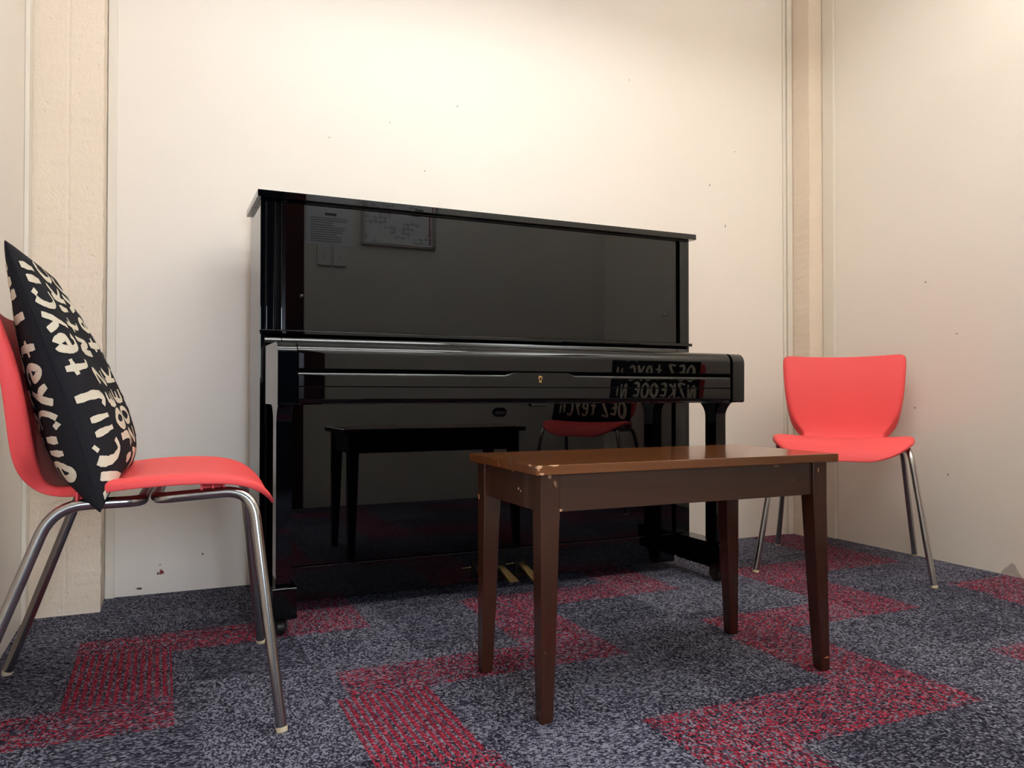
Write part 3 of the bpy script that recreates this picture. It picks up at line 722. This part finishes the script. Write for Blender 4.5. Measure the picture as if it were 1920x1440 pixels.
def make_cushion(label, loc, rz, off, droop, lean, vertical, seed):
    cu = bpy.data.objects.new('x', None)
    bm = bmesh.new(); N = 40; V = {}
    f = lambda i: math.sin(math.pi/2*(2*i/N-1))
    for s in (1, -1):
        for i in range(N+1):
            for j in range(N+1):
                if s < 0 and (i in (0, N) or j in (0, N)): V[s, i, j] = V[1, i, j]
                else: V[s, i, j] = bm.verts.new(cush_pt(f(i), f(j), s, droop, lean))
        for i in range(N):
            for j in range(N): bm.faces.new((V[s, i, j], V[s, i+1, j], V[s, i+1, j+1], V[s, i, j+1]))
    bpy.data.objects.remove(cu)
    o = obj('cushion', bm, M_cush, None, 70, wn=False); tag(o, label, 'cushion', 'black cushions with brushed cream letters')
    o.location = loc; o.rotation_euler = (0, 0, rz)
    # shift inside the chair frame
    c, s = math.cos(rz), math.sin(rz); o.location = (loc[0]+c*off[0], loc[1]+s*off[0], off[1])
    rnd = random.Random(seed); lb = bmesh.new(); K = 1/HS
    if vertical:
        tf = arc_table(1, droop, lean); tb_ = arc_table(-1, droop, lean)
        front = [('yCIIJ teyCII', 0.012, 0.0, 0.080, 0.0445), ('IJOEZ NtIKC', 0.03, -0.098, 0.082, 0.045), ('WZOEK teyCI', 0.01, -0.196, 0.085, 0.046), ('teyC OEZNI', 0.02, -0.296, 0.085, 0.047), ('OEZ teyC I', 0.02, -0.396, 0.085, 0.047)]
        letters(front, lambda p: (from_arc(tf, 0.052-p.y), -1+p.x*K), 1, droop, lean, lb, rnd)
        back = [('IIIJ teyCIIe', 0.03, 0.0, 0.080, 0.0435), ('C OEZ KeIINo'.upper().replace('KEIIN', 'KeIIN'), 0.02, -0.098, 0.085, 0.046), ('teyC IIOEZ', 0.03, -0.196, 0.085, 0.047), ('NWC teyCI', 0.02, -0.296, 0.085, 0.047), ('OEZ teyC I', 0.02, -0.396, 0.085, 0.047)]
        letters(back, lambda p: (from_arc(tb_, 0.055-p.y), 1-p.x*K), -1, droop, lean, lb, rnd)
    else:
        front = [('yCIIJ teyCI', 0.012, 0.40, 0.085, 0.046), ('OEZ teyC II', 0.02, 0.295, 0.09, 0.047), ('NZKEOOE NI', 0.01, 0.19, 0.085, 0.047), ('OEZ teyCII', 0.02, 0.085, 0.09, 0.047)]
        letters(front, lambda p: (-1+p.x*K, -1+p.y*K), 1, droop, lean, lb, rnd)
        letters(front, lambda p: (1-p.x*K, -1+p.y*K), -1, droop, lean, lb, rnd)
    sb = bmesh.new()
    tube(sb, [cush_pt(-0.9999, -0.99+1.98*i/60, 1, droop, lean) for i in range(61)], 0.0016, 6); obj('seam', sb, M_cush, o)
    sb = bmesh.new(); tube(sb, [cush_pt(0.9999, -0.99+1.98*i/60, 1, droop, lean) for i in range(61)], 0.0016, 6); obj('seam', sb, M_cush, o)
    obj('printed_lettering', lb, M_letter, o, 60, wn=False)
    return o
make_cushion('black cushion with cream brushed letters propped on the chair at left', CL, ANG_L, (-0.114, 0.676), 0.030, math.radians(18.5), True, 11)
make_cushion('black lettered cushion on the chair seen only mirrored in the piano', C3, ANG_3, (-0.030, 0.676), 0.0, math.radians(18.5), False, 5)

# ------------------------------------------------------------------ things on the wall behind the camera (they mirror in the piano)
def wthing(name, label, cat, x, z): 
    return thing(name, label, cat, (x, WF, z))
nt = wthing('notice_sheet', 'white printed notice sheet above two switches, mirrored in the upper panel', 'notice', 0.645, 1.47)
obj('paper', B(-0.13, 0.13, 0.0005, 0.002, 0.0, 0.30), M_paper, nt)
bm = bmesh.new(); rnd = random.Random(2)
box(bm, -0.03, 0.035, 0.002, 0.0023, 0.168, 0.183)
for k in range(11): box(bm, -0.11, -0.11+rnd.uniform(0.12, 0.21), 0.002, 0.0022, 0.15-k*0.013, 0.1535-k*0.013)
box(bm, -0.125, 0.1, 0.002, 0.0022, 0.215, 0.22)
obj('printed_lines', bm, M_ink, nt)
fp_ = wthing('framed_plan', 'silver snap framed floor plan on the wall, mirrored in the upper panel', 'picture frame', 1.045, 1.49)
bm = bmesh.new()
for a in ((-0.225, 0.225, 0, 0.022), (-0.225, 0.225, 0.338, 0.36)): box(bm, a[0], a[1], 0.0, 0.014, a[2], a[3], 0.004)
for a in ((-0.225, -0.203), (0.203, 0.225)): box(bm, a[0], a[1], 0.0, 0.014, 0.0, 0.36, 0.004)
obj('frame', bm, M_alu, fp_)
obj('plan_sheet', B(-0.21, 0.21, 0.001, 0.006, 0.012, 0.35), M_plan, fp_)
bm = bmesh.new()
box(bm, 0.185, 0.192, 0.006, 0.0065, 0.03, 0.33); obj('red_border', bm, M_redink, fp_)
bm = bmesh.new(); box(bm, 0.08, 0.13, 0.006, 0.0066, 0.19, 0.22); obj('plan_key', bm, M_greenink, fp_)
for i, (x, lab) in enumerate(((0.61, 'white light switch plate nearest the door, mirrored in the piano'), (0.70, 'white light switch plate farther from the door, mirrored in the piano'))):
    sw = wthing('light_switch', lab, 'switch', x, 1.355); sw['group'] = 'light switches by the door'
    obj('plate', B(-0.038, 0.038, 0.0, 0.009, 0, 0.112, bev=0.003), M_switch, sw)
    obj('rocker', B(-0.007, 0.007, 0.0085, 0.014, 0.046, 0.064, bev=0.002), M_switch, sw)
